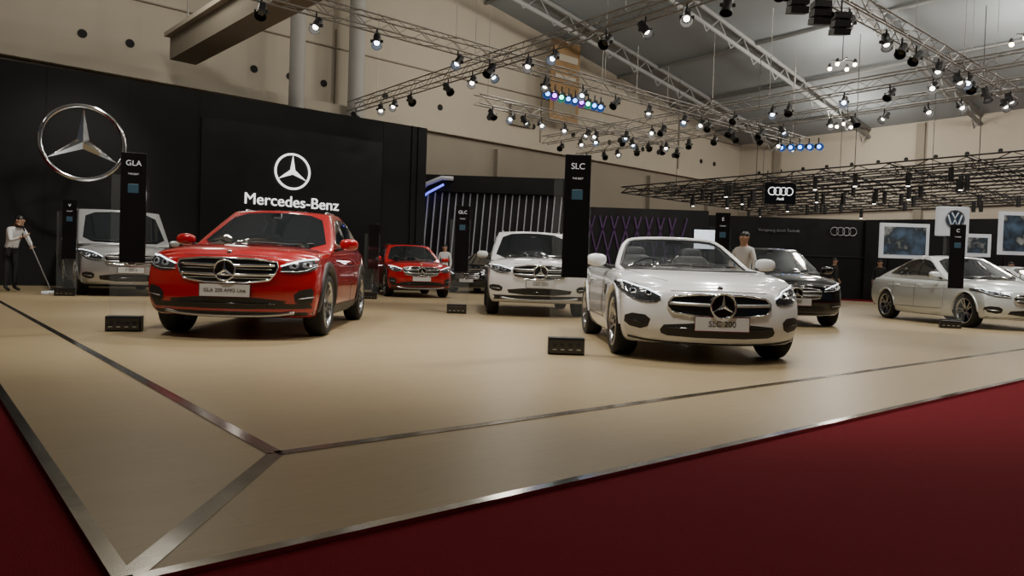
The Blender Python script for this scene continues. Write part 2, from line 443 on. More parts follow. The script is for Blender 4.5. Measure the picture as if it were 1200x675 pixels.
    if openc:
        # windscreen frame and A-pillars, open cockpit with seats, hoops, dash, wheel
        fr=[yz(-.93,.02),yz(-.90,.45),yz(-.86,.84),yz(-.70,.925),yz(0,.955),yz(.70,.925),yz(.86,.84),yz(.90,.45),yz(.93,.02)]
        line(fr,'F',.030,P,-.008,False,1,.04)
        fr2=[yz(-.875,.10),yz(-.845,.45),yz(-.81,.80),yz(-.66,.875),yz(0,.905),yz(.66,.875),yz(.81,.80),yz(.845,.45),yz(.875,.10)]
        line(fr2,'F',.012,M['black'],.004,False,1,.04)
        line([yz(-.86,.06),yz(0,.04),yz(.86,.06)],'F',.022,M['black'],-.004,False,1,.05)
        for s in (1,-1):
            y=s*.36
            R=Matrix.Rotation(math.radians(-16),3,'Y')
            D.ball((-.46,y,.76),(.10,.25,.34),M['leather'],20,14,R,.55)
            D.ball((-.55,y,1.085),(.065,.145,.10),M['leather'],18,12,R,.6)
            for t in (-.05,.05): D.cyl((-.53,y+t,.95),(-.55,y+t,1.04),.009,M['alum'])
            D.ball((-.15,y,.56),(.32,.25,.09),M['leather'],18,10,None,.6)
            hoop=[(-.76,y+.17*math.cos(a),.90+.21*math.sin(a)**.8) for a in [math.pi*i/14 for i in range(15)]]
            D.tube(hoop,.020,M['alum'],8)
        D.ball((.56,0,.83),(.22,.66,.115),M['leather'],24,10,None,.6)
        D.box((.1,0,.60),(.9,.22,.22),M['black'])
        wc=Vector((.30,-.36,.86)); wx=Vector((-.88,0,.47)).normalized(); wz=Vector((.47,0,.88)).normalized(); wy=Vector((0,1,0))
        D.tube([wc+(wy*math.cos(t)+wz*math.sin(t))*.18 for t in [2*math.pi*i/28 for i in range(28)]],.014,M['black'],8,True)
        D.cyl(wc-wx*.02,wc+wx*.02,.055,M['black'],16); D.cyl(wc,wc-wx*.25,.03,M['black'],10)
        for a in (0,math.pi,-math.pi/2): D.tube([wc,wc+(wy*math.cos(a)+wz*math.sin(a))*.18],.012,M['alum'],6)
        D.box((-.77,0,.99),(.012,.40,.16),M['acryl'])
    else:
        patch([yz(-.84,.16),yz(.84,.16),yz(.76,.84),yz(-.76,.84)],'B',M['glass'],.004,1,.08)
    for ax,s in (('L',1),('R',-1)):
        if kind=='sedan': dlo=[xz(.18,.22),xz(.90,.15),xz(.86,.5),xz(.78,.86),xz(.28,.86),xz(.19,.5)]
        elif kind=='van': dlo=[xz(.05,.18),xz(.90,.10),xz(.87,.5),xz(.82,.84),xz(.06,.84)]
        else: dlo=[xz(.12,.30),xz(.90,.14),xz(.86,.5),xz(.79,.86),xz(.22,.84),xz(.13,.6)]
        if not openc:
            patch(dlo,ax,M['glass'],.004,1,.08)
            line(dlo,ax,.008,M['chrome' if not kind=='van' else 'black'],.006,True,1,.06)
            for dx in S['doors'][1:]:
                line([(dx+.03,dlo[0][1]+.01),(dx-.04,C['zb']+(C['zr']-C['zb'])*.82)],ax,.022,M['gloss'],-.004,False,0,.06)
        else:
            line([(-.80,.905),(.30,.885),(.60,.88)],ax,.009,M['chrome'],.0,False,0,.06)
        for n,dx in enumerate(S['doors']):
            line([(dx+.02,C['zb']+.02),(dx+.05,.7),(dx+.02,.34)],ax,.0045,M['black'],-.001,False,1,.06,bvb)
            if n<len(S['doors'])-1:
                nx=S['doors'][n+1]; hz=C['zb']-.10
                line([(nx+.10,hz),(nx+.28,hz-.005)],ax,.014,P,.02)
        line([(S['doors'][0],.345),(S['doors'][-1],.345)],ax,.0045,M['black'],-.001)
        line([(xa-.15,C['zb']-.13),(0,C['zb']-.16),(-xa+.1,C['zb']-.11)],ax,.010,P,-.004,False,1)
        if openc:
            patch([(xa-.62,.60),(xa-.46,.60),(xa-.44,.70),(xa-.60,.72)],ax,M['black'],.004,1,.05); line([(xa-.60,.655),(xa-.46,.66)],ax,.006,M['chrome'],.01)
        sill=[(xa-S['R']-.09,.21),(-xa+S['R']+.09,.21),(-xa+S['R']+.09,.33),(xa-S['R']-.09,.33)]
        patch(sill,ax,M['black'] if S['clad'] else P,.008,0,.1)
        for cx in (xa,-xa):
            r0=S['R']+.035; r1=S['R']+(.135 if S['clad'] else .062)
            a0=-8 if S['clad'] else 0
            arc=[math.radians(a0+(180-2*a0)*i/24) for i in range(25)]
            zc0=S['R']
            vs=[]; 
            for a in arc:
                for rr,of in ((r0,-.03),(r0,.016),(r1,.012),(r1,-.004)):
                    p=proj(cx+rr*math.cos(a),zc0+rr*math.sin(a),ax,of if of>-.01 else .0,bvb)
                    if of<-.01: p.y-=s*.06
                    vs.append(p)
            fs=[(i*4+k,i*4+k+1,i*4+k+5,i*4+k+4) for i in range(24) for k in range(3)]
            D.add(vs,fs,M['black'] if S['clad'] else P,True)
        mx=X(.88,.1)-.0; my=s*(C['Wb']+.15); mz=C['zb']+.12
        D.ball((mx,my,mz),(.075,.115,.072),P,20,12,None,.8)
        D.box((mx-.05,my,mz),(.05,.18,.10),M['glass'])
        D.tube([(mx-.02,s*(C['Wb']-.04),mz-.08),(mx,s*(C['Wb']+.04),mz-.06),(mx,my-s*.05,mz-.04)],.022,M['black'])
        if S['rails']:
            rp=[]
            for i in range(13):
                u=.12+.72*i/12; x=X(u,1)
                z0=ZZ(u,1)
                rp.append((x,s*(C['Wt']*.86),z0+ (.012 if 0<i<12 else -.03)))
            D.tube(rp,.016,M['alum'])
    for s in (1,-1):
        zt=C['zb']-.12
        patch([(s*.55,zt+.02),(s*W*.86,zt+.08),(s*W*.88,zt-.06),(s*.58,zt-.07)],'B',M['tail'],.006,1,.05,bvb)
    det=D.obj("details",E)
    if not openc:
        cb=bpy.data.objects.new("cabin_shell",cab); COL.objects.link(cb); cb.parent=E
        cab.materials.clear(); cab.materials.append(P)
        for p in cab.polygons: p.use_smooth=True; p.material_index=0
    bo=bpy.data.objects.new("body_shell",body); COL.objects.link(bo)
    body.materials.clear(); body.materials.append(P)
    K=MB()
    for cx in (xa,-xa):
        for s in (1,-1):
            K.cyl((cx,s*(W-.30),S['R']),(cx,s*(W+.3),S['R']),S['R']+.045,M['black'],56,smooth=False)
    if openc: K.box((-.16,0,.93),(1.46,1.36,.90),M['black'])
    ko=K.obj("cutter")
    bm=bmesh.new(); bm.from_mesh(ko.data); bmesh.ops.remove_doubles(bm,verts=bm.verts,dist=1e-5); bmesh.ops.recalc_face_normals(bm,faces=bm.faces); bm.to_mesh(ko.data); bm.free()
    md=bo.modifiers.new("b",'BOOLEAN'); md.operation='DIFFERENCE'; md.solver='EXACT'; md.object=ko; md.material_mode='TRANSFER'
    cut=evaluated(bo); bpy.data.objects.remove(bo); bpy.data.objects.remove(ko)
    for p in cut.polygons: p.use_smooth=True
    try: cut.set_sharp_from_angle(angle=math.radians(38))
    except Exception as e: print(e)
    bo=bpy.data.objects.new("body_shell",cut); COL.objects.link(bo); bo.parent=E
    n=0
    wb_=wheel(S['R'])
    wm=None
    for cx in (xa,-xa):
        for s in (1,-1):
            n+=1
            if wm is None: wo=wb_.obj("wheel_%d"%n,E); wm=wo.data
            else: wo=bpy.data.objects.new("wheel_%d"%n,wm); COL.objects.link(wo); wo.parent=E
            wo.location=(cx,s*(W-.125),S['R'])
            wo.rotation_euler=(0,random.uniform(0,1),(0 if s==1 else math.pi)+(math.radians(steer) if cx>0 else 0))
    return E
M['tail']=mat("tail_lamp",(.25,.005,.005),.1,0,1)
M['acryl']=mat("clear_acrylic",(.5,.53,.53),.02,alpha=.05,spec=.5)

car("suv",'suv',(-3.11,9.65),-86,P_RED,"GLA 200 AMG Line",3,black_roof=True)
car("convertible_car",'roadster',(1.92,8.72),-89,P_WHITE,"SLC 200",3,lampon=True)
car("suv.001",'suv2',(.38,15.2),-87,P_WHITE,"GLC 250",2)
car("suv.002",'suv',(-3.17,21.9),-72,P_RED,None,2)
car("minivan",'van',(-9.66,17.5),-54,P_SILVER,"V 220 d",2)
car("sedan_car",'sedan',(5.27,14.9),-97,P_BLACK,"E 250",2)
car("sedan_car.001",'sedan',(9.84,15.8),-88,P_PEARL,"C 250",3)
car("sedan_car.002",'sedan',(15.6,22.0),-70,P_SILVER,None,2)
car("sedan_car.003",'sedan',(-1.0,27.2),-105,P_BLACK,None,2)

# ------------------------------------------------------------------ stage and floor
U1=Vector((-.642,.767,0)).normalized(); U2=Vector((.767,.642,0)).normalized()
O=Vector((-.951,1.768,0)); I=Vector((-.982,3.057,0))
angU2=math.atan2(U2.y,U2.x)
def floor_mat():
    m=bpy.data.materials.new("pale_oak_vinyl"); m.use_nodes=True; nt=m.node_tree; p=nt.nodes["Principled BSDF"]
    tc=nt.nodes.new("ShaderNodeTexCoord"); mp=nt.nodes.new("ShaderNodeMapping")
    nt.links.new(tc.outputs["Object"],mp.inputs["Vector"])
    br=nt.nodes.new("ShaderNodeTexBrick"); br.inputs["Scale"].default_value=1; br.inputs["Brick Width"].default_value=2.4; br.inputs["Row Height"].default_value=.19
    br.inputs["Mortar Size"].default_value=.0015; br.inputs["Color1"].default_value=(.305,.235,.135,1); br.inputs["Color2"].default_value=(.290,.222,.127,1); br.inputs["Mortar"].default_value=(.25,.19,.11,1)
    nt.links.new(mp.outputs[0],br.inputs["Vector"])
    m2=nt.nodes.new("ShaderNodeMapping"); m2.inputs["Scale"].default_value=(2.5,40,1); nt.links.new(mp.outputs[0],m2.inputs["Vector"])
    ns=nt.nodes.new("ShaderNodeTexNoise"); ns.inputs["Scale"].default_value=2.5; ns.inputs["Detail"].default_value=6; nt.links.new(m2.outputs[0],ns.inputs["Vector"])
    mx=nt.nodes.new("ShaderNodeMix"); mx.data_type='RGBA'; mx.blend_type='MULTIPLY'; mx.inputs[0].default_value=.35
    cr=nt.nodes.new("ShaderNodeValToRGB"); cr.color_ramp.elements[0].position=.3; cr.color_ramp.elements[0].color=(.6,.58,.55,1); cr.color_ramp.elements[1].position=.7; cr.color_ramp.elements[1].color=(1,1,1,1)
    nt.links.new(ns.outputs["Fac"],cr.inputs[0]); nt.links.new(br.outputs["Color"],mx.inputs[6]); nt.links.new(cr.outputs[0],mx.inputs[7])
    nt.links.new(mx.outputs[2],p.inputs["Base Color"]); p.inputs["Roughness"].default_value=.38; p.inputs["Specular IOR Level"].default_value=.35
    return m
M['wood']=floor_mat()
M['carpet']=mat("red_carpet",(.14,.006,.012),.95,noise=.35,nscale=220,bump=.5,spec=.1)
M['strip']=mat("polished_strip",(.42,.41,.38),.16,1,noise=.6,nscale=3.5,bump=.15)
FZ=-.015
b=MB(); c=O+U1*20+U2*16; R3=Matrix.Rotation(angU2,3,'Z')
b.box((0,0,FZ/2),(32,40,-FZ),M['wood']); b.obj("floor_stage",None,(c.x,c.y,0),angU2)
b=MB(); b.box((0,0,-.1+FZ),(90,110,.2),M['carpet']); b.obj("floor",None,(0,25,0),angU2)
def strip(b,p,q,w,z=.0,h=.004):
    p=Vector(p);q=Vector(q);d=(q-p).normalized();n=Vector((-d.y,d.x,0))*w/2
    vs=[p-n,q-n,q+n,p+n]
    vs=[(v.x,v.y,z) for v in vs]+[(v.x,v.y,z+h) for v in vs]
    b.add(vs,[(3,2,1,0),(4,5,6,7),(0,1,5,4),(1,2,6,5),(2,3,7,6),(3,0,4,7)],M['strip'])
b=MB()
strip(b,I,I+U1*26,.065); strip(b,I,I+U2*22,.065); strip(b,O,I,.07)
strip(b,O+U2*.018,O+U2*.018+U1*39,.045,FZ,-FZ+.005); strip(b,O+U1*.018,O+U1*.018+U2*31,.045,FZ,-FZ+.005)
b.obj("trim_1")

# ------------------------------------------------------------------ hall shell
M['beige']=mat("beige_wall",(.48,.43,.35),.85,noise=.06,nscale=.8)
M['beige2']=mat("beige_wall_dark",(.27,.24,.19),.85,noise=.08,nscale=.8)  # darker beige for lower wall, pilasters, joints and beam
M['roof']=mat("roof_metal",(.28,.31,.33),.7,noise=.1,nscale=.5)
M['rib']=mat("roof_rib",(.32,.33,.33),.6,noise=.1)
M['hole']=mat("vent_dark",(.01,.01,.01),.8)
CN=Vector((15.8,51.3,0)); A=-U2; Bd=-U1
def H(p,q,z): v=CN+A*p+Bd*q; return Vector((v.x,v.y,z))
def zr(p): return 10.3+.175*p if p<36 else 10.3+.175*36-.175*(p-36)
b=MB()
vs=[H(0,0,FZ),H(64,0,FZ),H(64,0,zr(64)),H(36,0,zr(36)),H(0,0,zr(0))]
vs2=[v-Bd*.3 for v in vs]
b.add(vs+vs2,[(0,1,2,3,4),(9,8,7,6,5),(0,5,6,1),(2,1,6,7),(3,2,7,8),(4,3,8,9),(0,4,9,5)],M['beige'])
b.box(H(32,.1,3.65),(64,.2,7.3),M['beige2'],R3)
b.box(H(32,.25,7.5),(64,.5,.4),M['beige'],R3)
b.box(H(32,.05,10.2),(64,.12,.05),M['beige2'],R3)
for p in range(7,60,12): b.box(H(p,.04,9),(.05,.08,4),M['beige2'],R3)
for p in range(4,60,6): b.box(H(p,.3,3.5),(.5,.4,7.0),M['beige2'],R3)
for p in [x*1.5 for x in range(2,42)]:
    if int(p*2)%4==0: continue
    b.cyl(H(p,-.1,8.6),H(p,.03,8.6),.15,M['hole'],16)
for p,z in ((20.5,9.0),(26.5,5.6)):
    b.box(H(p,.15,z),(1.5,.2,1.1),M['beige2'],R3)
b.obj("wall_back")
b=MB(); c=H(-.15,38,5.1); b.box(c,(.3,76,10.4),M['beige'],R3)
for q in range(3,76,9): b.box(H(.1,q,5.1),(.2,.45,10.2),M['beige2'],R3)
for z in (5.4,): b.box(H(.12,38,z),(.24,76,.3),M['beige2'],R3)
for q in [x*1.6 for x in range(1,44)]: b.cyl(H(-.1,q,8.2),H(.03,q,8.2),.12,M['hole'],12)
b.obj("wall_right")
b=MB(); b.box(H(64.15,38,5.1),(.3,76,10.5),M['beige'],R3); b.obj("wall_left")
b=MB()
for p0,p1 in ((0,36),(36,64)):
    vs=[H(p0,-1,zr(p0)),H(p1,-1,zr(p1)),H(p1,76,zr(p1)),H(p0,76,zr(p0))]
    vs+= [v+Vector((0,0,.2)) for v in vs]
    b.add(vs,[(0,1,2,3),(7,6,5,4),(0,4,5,1),(1,5,6,2),(2,6,7,3),(3,7,4,0)],M['roof'])
b.obj("ceiling")
b=MB()
for q in range(3,76,6):
    for p0,p1 in ((0,36),(36,64)):
        for dz in (-.15,-1.1):
            b.tube([H(p0,q,zr(p0)+dz*(1 if p0 else .5)),H(p1,q,zr(p1)+dz)],.12,M['rib'],6)
    for p in range(0,64,2):
        b.tube([H(p,q,zr(p)-.15),H(p+1,q,zr(p+1)-1.1)],.04,M['rib'],4); b.tube([H(p+1,q,zr(p+1)-1.1),H(p+2,q,zr(p+2)-.15)],.04,M['rib'],4)
for p in range(3,64,5): b.tube([H(p,0,zr(p)-.1),H(p,75,zr(p)-.1)],.08,M['rib'],4)
b.obj("roof_trusses")
M['conc']=mat("painted_concrete",(.36,.355,.34),.7,noise=.08,nscale=2)
for X_,Y_,r in ((-8.75,28.6,.30),(-6.95,31.0,.34)):
    b=MB(); b.lathe([(r+.12,0),(r+.12,.25),(r,.35),(r,6.2),(r,13.8)],M['conc'],28,Matrix.Rotation(math.pi/2,4,'X'))
    o=b.obj("hall_column",None,(X_,Y_,0))
b=MB(); p0=Vector((-6.1,19.6,8.25)); d=(Vector((-12.3,26.2,8.25))-p0).normalized()
L=22; mid=p0+d*(8.6-L/2)
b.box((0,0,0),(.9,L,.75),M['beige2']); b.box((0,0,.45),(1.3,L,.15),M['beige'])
for k in range(0,9):
    b.cyl((0,L/2-.4-k*2.2,.5),(0,L/2-.4-k*2.2,4),.03,M['truss'])
b.obj("overhead_beam",None,mid,math.atan2(d.y,d.x)-math.pi/2)
M['banner']=mat("banner_cloth",(.30,.19,.09),.8,noise=.35,nscale=1.2)
b=MB(); b.box((0,0,11.0),(2.1,.04,4.3),M['banner'])
b.box((0,-.05,12.2),(1.7,.04,.35),M['beige']); b.box((0,-.05,11.2),(1.5,.04,.2),M['beige']); b.box((0,-.05,9.6),(1.6,.04,.5),M['beige2'])
b.cyl((-1.05,0,13.15),(1.05,0,13.15),.05,M['truss'])
b.cyl((-.9,0,13.15),(-.9,0,14.2),.015,M['truss']); b.cyl((.9,0,13.15),(.9,0,14.0),.015,M['truss'])
b.obj("hanging_banner",None,(2.45,38.6,0),angU2)

# ------------------------------------------------------------------ black brand wall
M['bwall']=mat("matt_black_panel",(.005,.0055,.006),.6,noise=.2,nscale=1,spec=.3)
M['lcd']=mat("led_screen_off",(.007,.008,.0085),.4,noise=.1,nscale=2,spec=.3)
WL=Vector((-13.6,19.1,0)); WR=Vector((-3.3,26.6,0)); wd=(WR-WL).normalized(); wn=Vector((wd.y,-wd.x,0))
wang=math.atan2(wd.y,wd.x); RW=Matrix.Rotation(wang,3,'Z'); WH=5.96
def onwall(s,z,off=0): v=WL+wd*s+wn*off; return Vector((v.x,v.y,z))
Lw=(WR-WL).length
b=MB(); b.box((-4.5+Lw/2,.3,WH/2),(Lw+9,.6,WH),M['bwall'])
for s in [-7,-5,-3,-1,1,3,4.9,11.0,Lw-.6]: b.box((s,-.005,WH/2),(.012,.012,WH-.1),M['hole'])
for s in (Lw-.35,Lw-.6): b.box((s,-.02,WH/2),(.05,.04,WH),M['bwall'])
b.box((7.95,-.03,2.75),(6.0,.06,4.9),M['lcd'])
b.obj("display_wall",None,WL,wang)
c=Vector((-11.05,18.45,3.73)); fx=Vector((.52,-.854,0)).normalized(); fy=Vector((-fx.y,fx.x,0))
b=MB(); star_badge(b,c,.93,M['chrome'],fx,fy,Vector((0,0,1)),.06)
b.cyl(c-fx*.05,c-fx*1.1,.04,M['bwall'])
b.obj("star_emblem")
s0=7.75
b=MB(); star_badge(b,onwall(s0,3.83,.12),.56,M['white_led'],wn,wd,Vector((0,0,1)),.035); b.obj("star_emblem.001")
t=text("wall_lettering","Mercedes-Benz",.505,M['white_led'],None,onwall(s0+.05,2.83,.09),(math.pi/2,0,wang),.02)

# ------------------------------------------------------------------ background booths
M['fin']=mat("lit_fin",(.5,.5,.55),.5,emis=(.45,.48,.7),es=.05)
M['finp']=mat("purple_fin",(.12,.06,.18),.5,emis=(.35,.12,.5),es=.02)
M['blue']=mat("blue_light",(.1,.1,.8),.5,emis=(.12,.14,1),es=2.0)
M['screen_w']=mat("lit_screen",(.8,.85,.9),.5,emis=(.75,.85,.95),es=1.2)
M['dark']=mat("dark_panel",(.012,.013,.016),.5,noise=.2)
b=MB()
b.box((-1.0,33.2,2.54),(7.6,.4,5.1),M['dark']); b.box((-1.0,32.9,4.7),(7.8,.5,.75),M['bwall'])
for i in range(24): b.box((-4.7+i*.32,32.95,2.35),(.05,.16,3.9),M['fin'],Matrix.Rotation(.06,3,'Y'))
b.tube([(-4.6,32.5,3.9),(-4.0,32.4,4.6),(-3.3,32.4,4.9),(-2.8,32.5,4.9)],.10,M['fin'],8); b.tube([(-4.6,32.4,3.6),(-3.9,32.3,4.2),(-3.2,32.3,4.6)],.05,M['blue'],8)
b.obj("booth_facade")
b=MB(); b.box((6.0,34.0,1.98),(6.2,.3,3.96),M['dark'])
for i in range(18): b.box((3.2+i*.27,33.8,2.4),(.06,.12,2.4),M['finp'],Matrix.Rotation(.25*(1 if i%2 else -1),3,'Y'))
b.obj("booth_facade.001")
b=MB(); b.box((8.7,32.6,2.55),(1.25,.12,.95),M['gloss']); b.box((8.7,32.53,2.55),(1.15,.03,.85),M['screen_w']); b.box((8.7,32.62,1.08),(.2,.1,2.16),M['gloss']); b.box((8.7,32.6,.03),(.8,.5,.06),M['gloss'])
b.obj("display_screen")
b=MB(); b.box((13.2,36.2,1.98),(9.4,.3,3.96),M['bwall']); b.box((13.2,36.0,2.1),(9.0,.05,.05),M['dark']); b.box((20.6,34.1,1.98),(7.2,.3,3.96),M['bwall'],Matrix.Rotation(-.55,3,'Z')); 
b.obj("booth_wall")
def rings(name,c,r,m,u,tr,parent=None):
    b=MB(); c=Vector(c)
    for k in range(4):
        q=c+u*(k-1.5)*r*1.5
        b.tube([q+(u*math.cos(t)+Vector((0,0,1))*math.sin(t))*r for t in [2*math.pi*i/24 for i in range(24)]],tr,m,6,True)
    return b.obj(name,parent)
ux=Vector((1,0,0))
rings("ring_emblem",(16.4,35.95,3.35),.2,M['alum'],ux,.02)
text("booth_lettering","Vorsprung durch Technik",.20,M['alum'],None,(13.2,35.99,3.3),(math.pi/2,0,0),.01)
b=MB(); b.box((9.85,27,4.05),(1.15,.25,.75),M['gloss']); b.cyl((9.4,27,4.4),(9.4,27,4.9),.02,M['trussdark']); b.cyl((10.3,27,4.4),(10.3,27,4.9),.02,M['trussdark'])
so=b.obj("hanging_sign"); rings("sign_rings",(9.85,26.85,4.12),.14,M['white_led'],ux,.014,so); text("sign_text","Audi",.14,M['white_led'],so,(9.85,26.86,3.84),(math.pi/2,0,0),.004)
def pic_mat(name,c1,c2,sc):
    m=bpy.data.materials.new(name); m.use_nodes=True; nt=m.node_tree; p=nt.nodes["Principled BSDF"]
    tc=nt.nodes.new("ShaderNodeTexCoord"); n=nt.nodes.new("ShaderNodeTexNoise"); n.inputs["Scale"].default_value=sc; n.inputs["Detail"].default_value=3
    cr=nt.nodes.new("ShaderNodeValToRGB"); cr.color_ramp.elements[0].position=.3; cr.color_ramp.elements[0].color=(*c1,1); cr.color_ramp.elements[1].position=.75; cr.color_ramp.elements[1].color=(*c2,1)
    e=cr.color_ramp.elements.new(.52); e.color=(.015,.02,.024,1)
    nt.links.new(tc.outputs["Object"],n.inputs["Vector"]); nt.links.new(n.outputs["Fac"],cr.inputs[0]); nt.links.new(cr.outputs[0],p.inputs["Base Color"]); nt.links.new(cr.outputs[0],p.inputs["Emission Color"]); p.inputs["Emission Strength"].default_value=.6
    return m
M['pic']=pic_mat("screen_picture",(.05,.08,.12),(.35,.36,.33),1.6)
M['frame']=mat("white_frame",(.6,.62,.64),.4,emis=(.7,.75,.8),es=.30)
for x,z,w,h in ((16.75,2.68,2.1,1.5),(19.35,2.55,1.15,.95),(21.0,3.1,1.5,1.8)):
    y=31.0 if x<18 else 30.2
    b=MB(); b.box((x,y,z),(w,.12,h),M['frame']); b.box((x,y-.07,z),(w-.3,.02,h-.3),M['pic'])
    b.cyl((x-w*.3,y+.05,FZ),(x-w*.3,y+.05,z-h/2+.1),.04,M['gloss']); b.cyl((x+w*.3,y+.05,FZ),(x+w*.3,y+.05,z-h/2+.1),.04,M['gloss']); b.box((x,y+.05,.03),(w*.8,.5,.05),M['gloss'])
    b.obj("picture_screen",bevel=.03)
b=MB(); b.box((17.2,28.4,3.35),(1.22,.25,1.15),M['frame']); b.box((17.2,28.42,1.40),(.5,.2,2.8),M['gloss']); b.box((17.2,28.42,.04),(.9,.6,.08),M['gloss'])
tw=b.obj("sign_tower",bevel=.08)
M['vblue']=mat("emblem_blue",(.10,.16,.24),.3,.4)
b=MB(); c=Vector((17.2,28.22,3.42))
b.tube([c+Vector((.36*math.cos(t),0,.36*math.sin(t))) for t in [2*math.pi*i/32 for i in range(32)]],.03,M['alum'],6,True)
b.cyl(c+Vector((0,.03,0)),c+Vector((0,.02,0)),.35,M['vblue'],32)
b.tube([c+Vector(p) for p in [(-.13,0,.27),(0,0,.04),(.13,0,.27)]],.028,M['frame'],6)
b.tube([c+Vector(p) for p in [(-.27,0,.17),(-.12,0,-.27),(0,0,-.02),(.12,0,-.27),(.27,0,.17)]],.028,M['frame'],6)
b.obj("round_emblem",tw)
b=MB(); b.box((11.6,30.5,.55),(2.2,.6,1.1),M['gloss']); b.box((11.6,30.45,1.1),(2.4,.75,.06),M['frame']); b.obj("reception_counter",bevel=.02)

# ------------------------------------------------------------------ pylons with floor boxes
M['pscr']=mat("pylon_screen",(.025,.05,.07),.3,emis=(.10,.22,.30),es=.10)
M['ptext']=mat("pylon_letter",(.5,.5,.5),.5,emis=(1,1,1),es=.25)
def pylon(x,y,label,face,h=2.0,wide=.26,lit=True):
    e=empty("sign_pylon",(x,y,0),face)
    b=MB(); b.box((.06,0,(h+.77)/2),(wide,.05,h-.77),M['gloss'])
    if lit: b.box((.06,-.027,h-.40),(wide*.42,.006,.10),M['pscr'])
    b.obj("panel",e,bevel=.004)
    b=MB(); b.box((.02,.034,h*.5-.12),(wide+.12,.012,h-.26),M['acryl']); b.obj("acrylic_sheet",e)
    if lit:
        text("pylon_text",label,.085,M['ptext'],e,(.06,-.03,h-.12),(math.pi/2,0,0),.001)
        text("pylon_subtext","THE BEST",.026,M['ptext'],e,(.06,-.03,h-.24),(math.pi/2,0,0),.001)
    b=MB(); b.box((0,-.02,.085),(.36,.16,.17),M['black'])
    b.box((0,-.115,.085),(.34,.03,.13),M['gloss'])
    for k in range(4): b.cyl((-.12+.08*k,-.125,.10),(-.12+.08*k,-.14,.10),.022,M['rimdark'],14); b.box((-.12+.08*k,-.132,.055),(.04,.006,.012),M['alum'])
    b.obj("base_box",e,bevel=.006)
pylon(.56,7.25,"SLC",.0); pylon(-4.34,8.1,"GLA",.30); pylon(-1.02,13.45,"GLC",.05); pylon(-3.6,18.3,"GLA",.1,1.9,.26,False)
pylon(8.50,13.95,"C",-.4); pylon(3.72,13.1,"E",-.2); pylon(-9.3,15.0,"V",.4); pylon(-6.3,16.6,"GLS",.3)

# ------------------------------------------------------------------ lighting trusses
SPOTS=MB()
M['lens']=mat("lamp_lens",(1,1,1),.3,emis=(1,.93,.82),es=9)
M['lenscool']=mat("lamp_lens_cool",(1,1,1),.3,emis=(.75,.85,1),es=9)
def truss(name,p,q,s=.34,m=None,r=.022,step=.5):
    m=m or M['truss']; p=Vector(p);q=Vector(q); d=(q-p); L=d.length
    b=MB(); cs=[Vector((0,a*s/2,c*s/2)) for a,c in ((-1,-1),(1,-1),(1,1),(-1,1))]; X1=Vector((1,0,0))
    for o in cs: b.cyl(o,X1*L+o,r,m,6)
    k=int(L/step)
    for i in range(k):
        a=X1*(i*L/k); c=X1*((i+1)*L/k)
        for f in range(4):
            o1=cs[f]; o2=cs[(f+1)%4]
            if i%2: o1,o2=o2,o1
            b.cyl(a+o1,c+o2,r*.5,m,4,cap=False)
    for i in range(0,int(L),6):
        b.cyl((i+.5,0,s/2),(i+.5,0,3.2),.010,m,4)
    return b.obj(name,None,p,math.atan2(d.y,d.x))
def fixture(p,aim,m,sz=1.0,lit=True):
    p=Vector(p); d=(Vector(aim)-p).normalized()
    SPOTS.cyl(p+Vector((0,0,.26*sz)),p,.02*sz,M['trussdark'],6)
    SPOTS.cyl(p-d*.2*sz,p+d*.05*sz,.08*sz,M['trussdark'],12,.085*sz)
    SPOTS.cyl(p+d*.05*sz,p+d*.17*sz,.085*sz,M['trussdark'],12,.115*sz,cap=False)
    SPOTS.box(p,(.27*sz,.03*sz,.06*sz),M['trussdark'])
    SPOTS.cyl(p+d*.05*sz,p+d*.07*sz,.058*sz,m if lit else M['gloss'],12)
zt=7.0
def along(p,q,n,lit=.4,sz=1.0,zoff=-.44):
    p=Vector(p);q=Vector(q)
    for i in range(n):
        t=(i+.5+random.uniform(-.35,.35))/n; c=p+(q-p)*t; c.z+=zoff
        aim=(c.x*.75+random.uniform(-4,4), c.y*.8-1+random.uniform(-3,3), 0)
        fixture(c,aim,random.choice([M['lens'],M['lenscool'],M['lens']]),sz,random.random()<lit)
T1=((-5.45-1.3,17-1.09,zt),(-5.45+.767*24,17+.642*24,zt))
T2=((2.82+.642*6,17.1-.767*6,zt),(2.82-.642*14.5,17.1+.767*14.5,zt))
T3=((15.3+.642*5,21.9-.767*5,zt),(15.3-.642*19,21.9+.767*19,zt))
T4=((13.5+.642*5,19.35-.767*5,zt),(13.5-.642*19,19.35+.767*19,zt))
T5=((5.0,14.2,zt),(5.0+.767*14,14.2+.642*14,zt))
T6=((-1.5,26.2,zt),(-1.5+.767*12,26.2+.642*12,zt))
def hang(tr,nm):
    global SPOTS
    bpy.context.view_layer.update()
    o=SPOTS.obj(nm,tr); o.matrix_parent_inverse=tr.matrix_world.inverted(); SPOTS=MB()
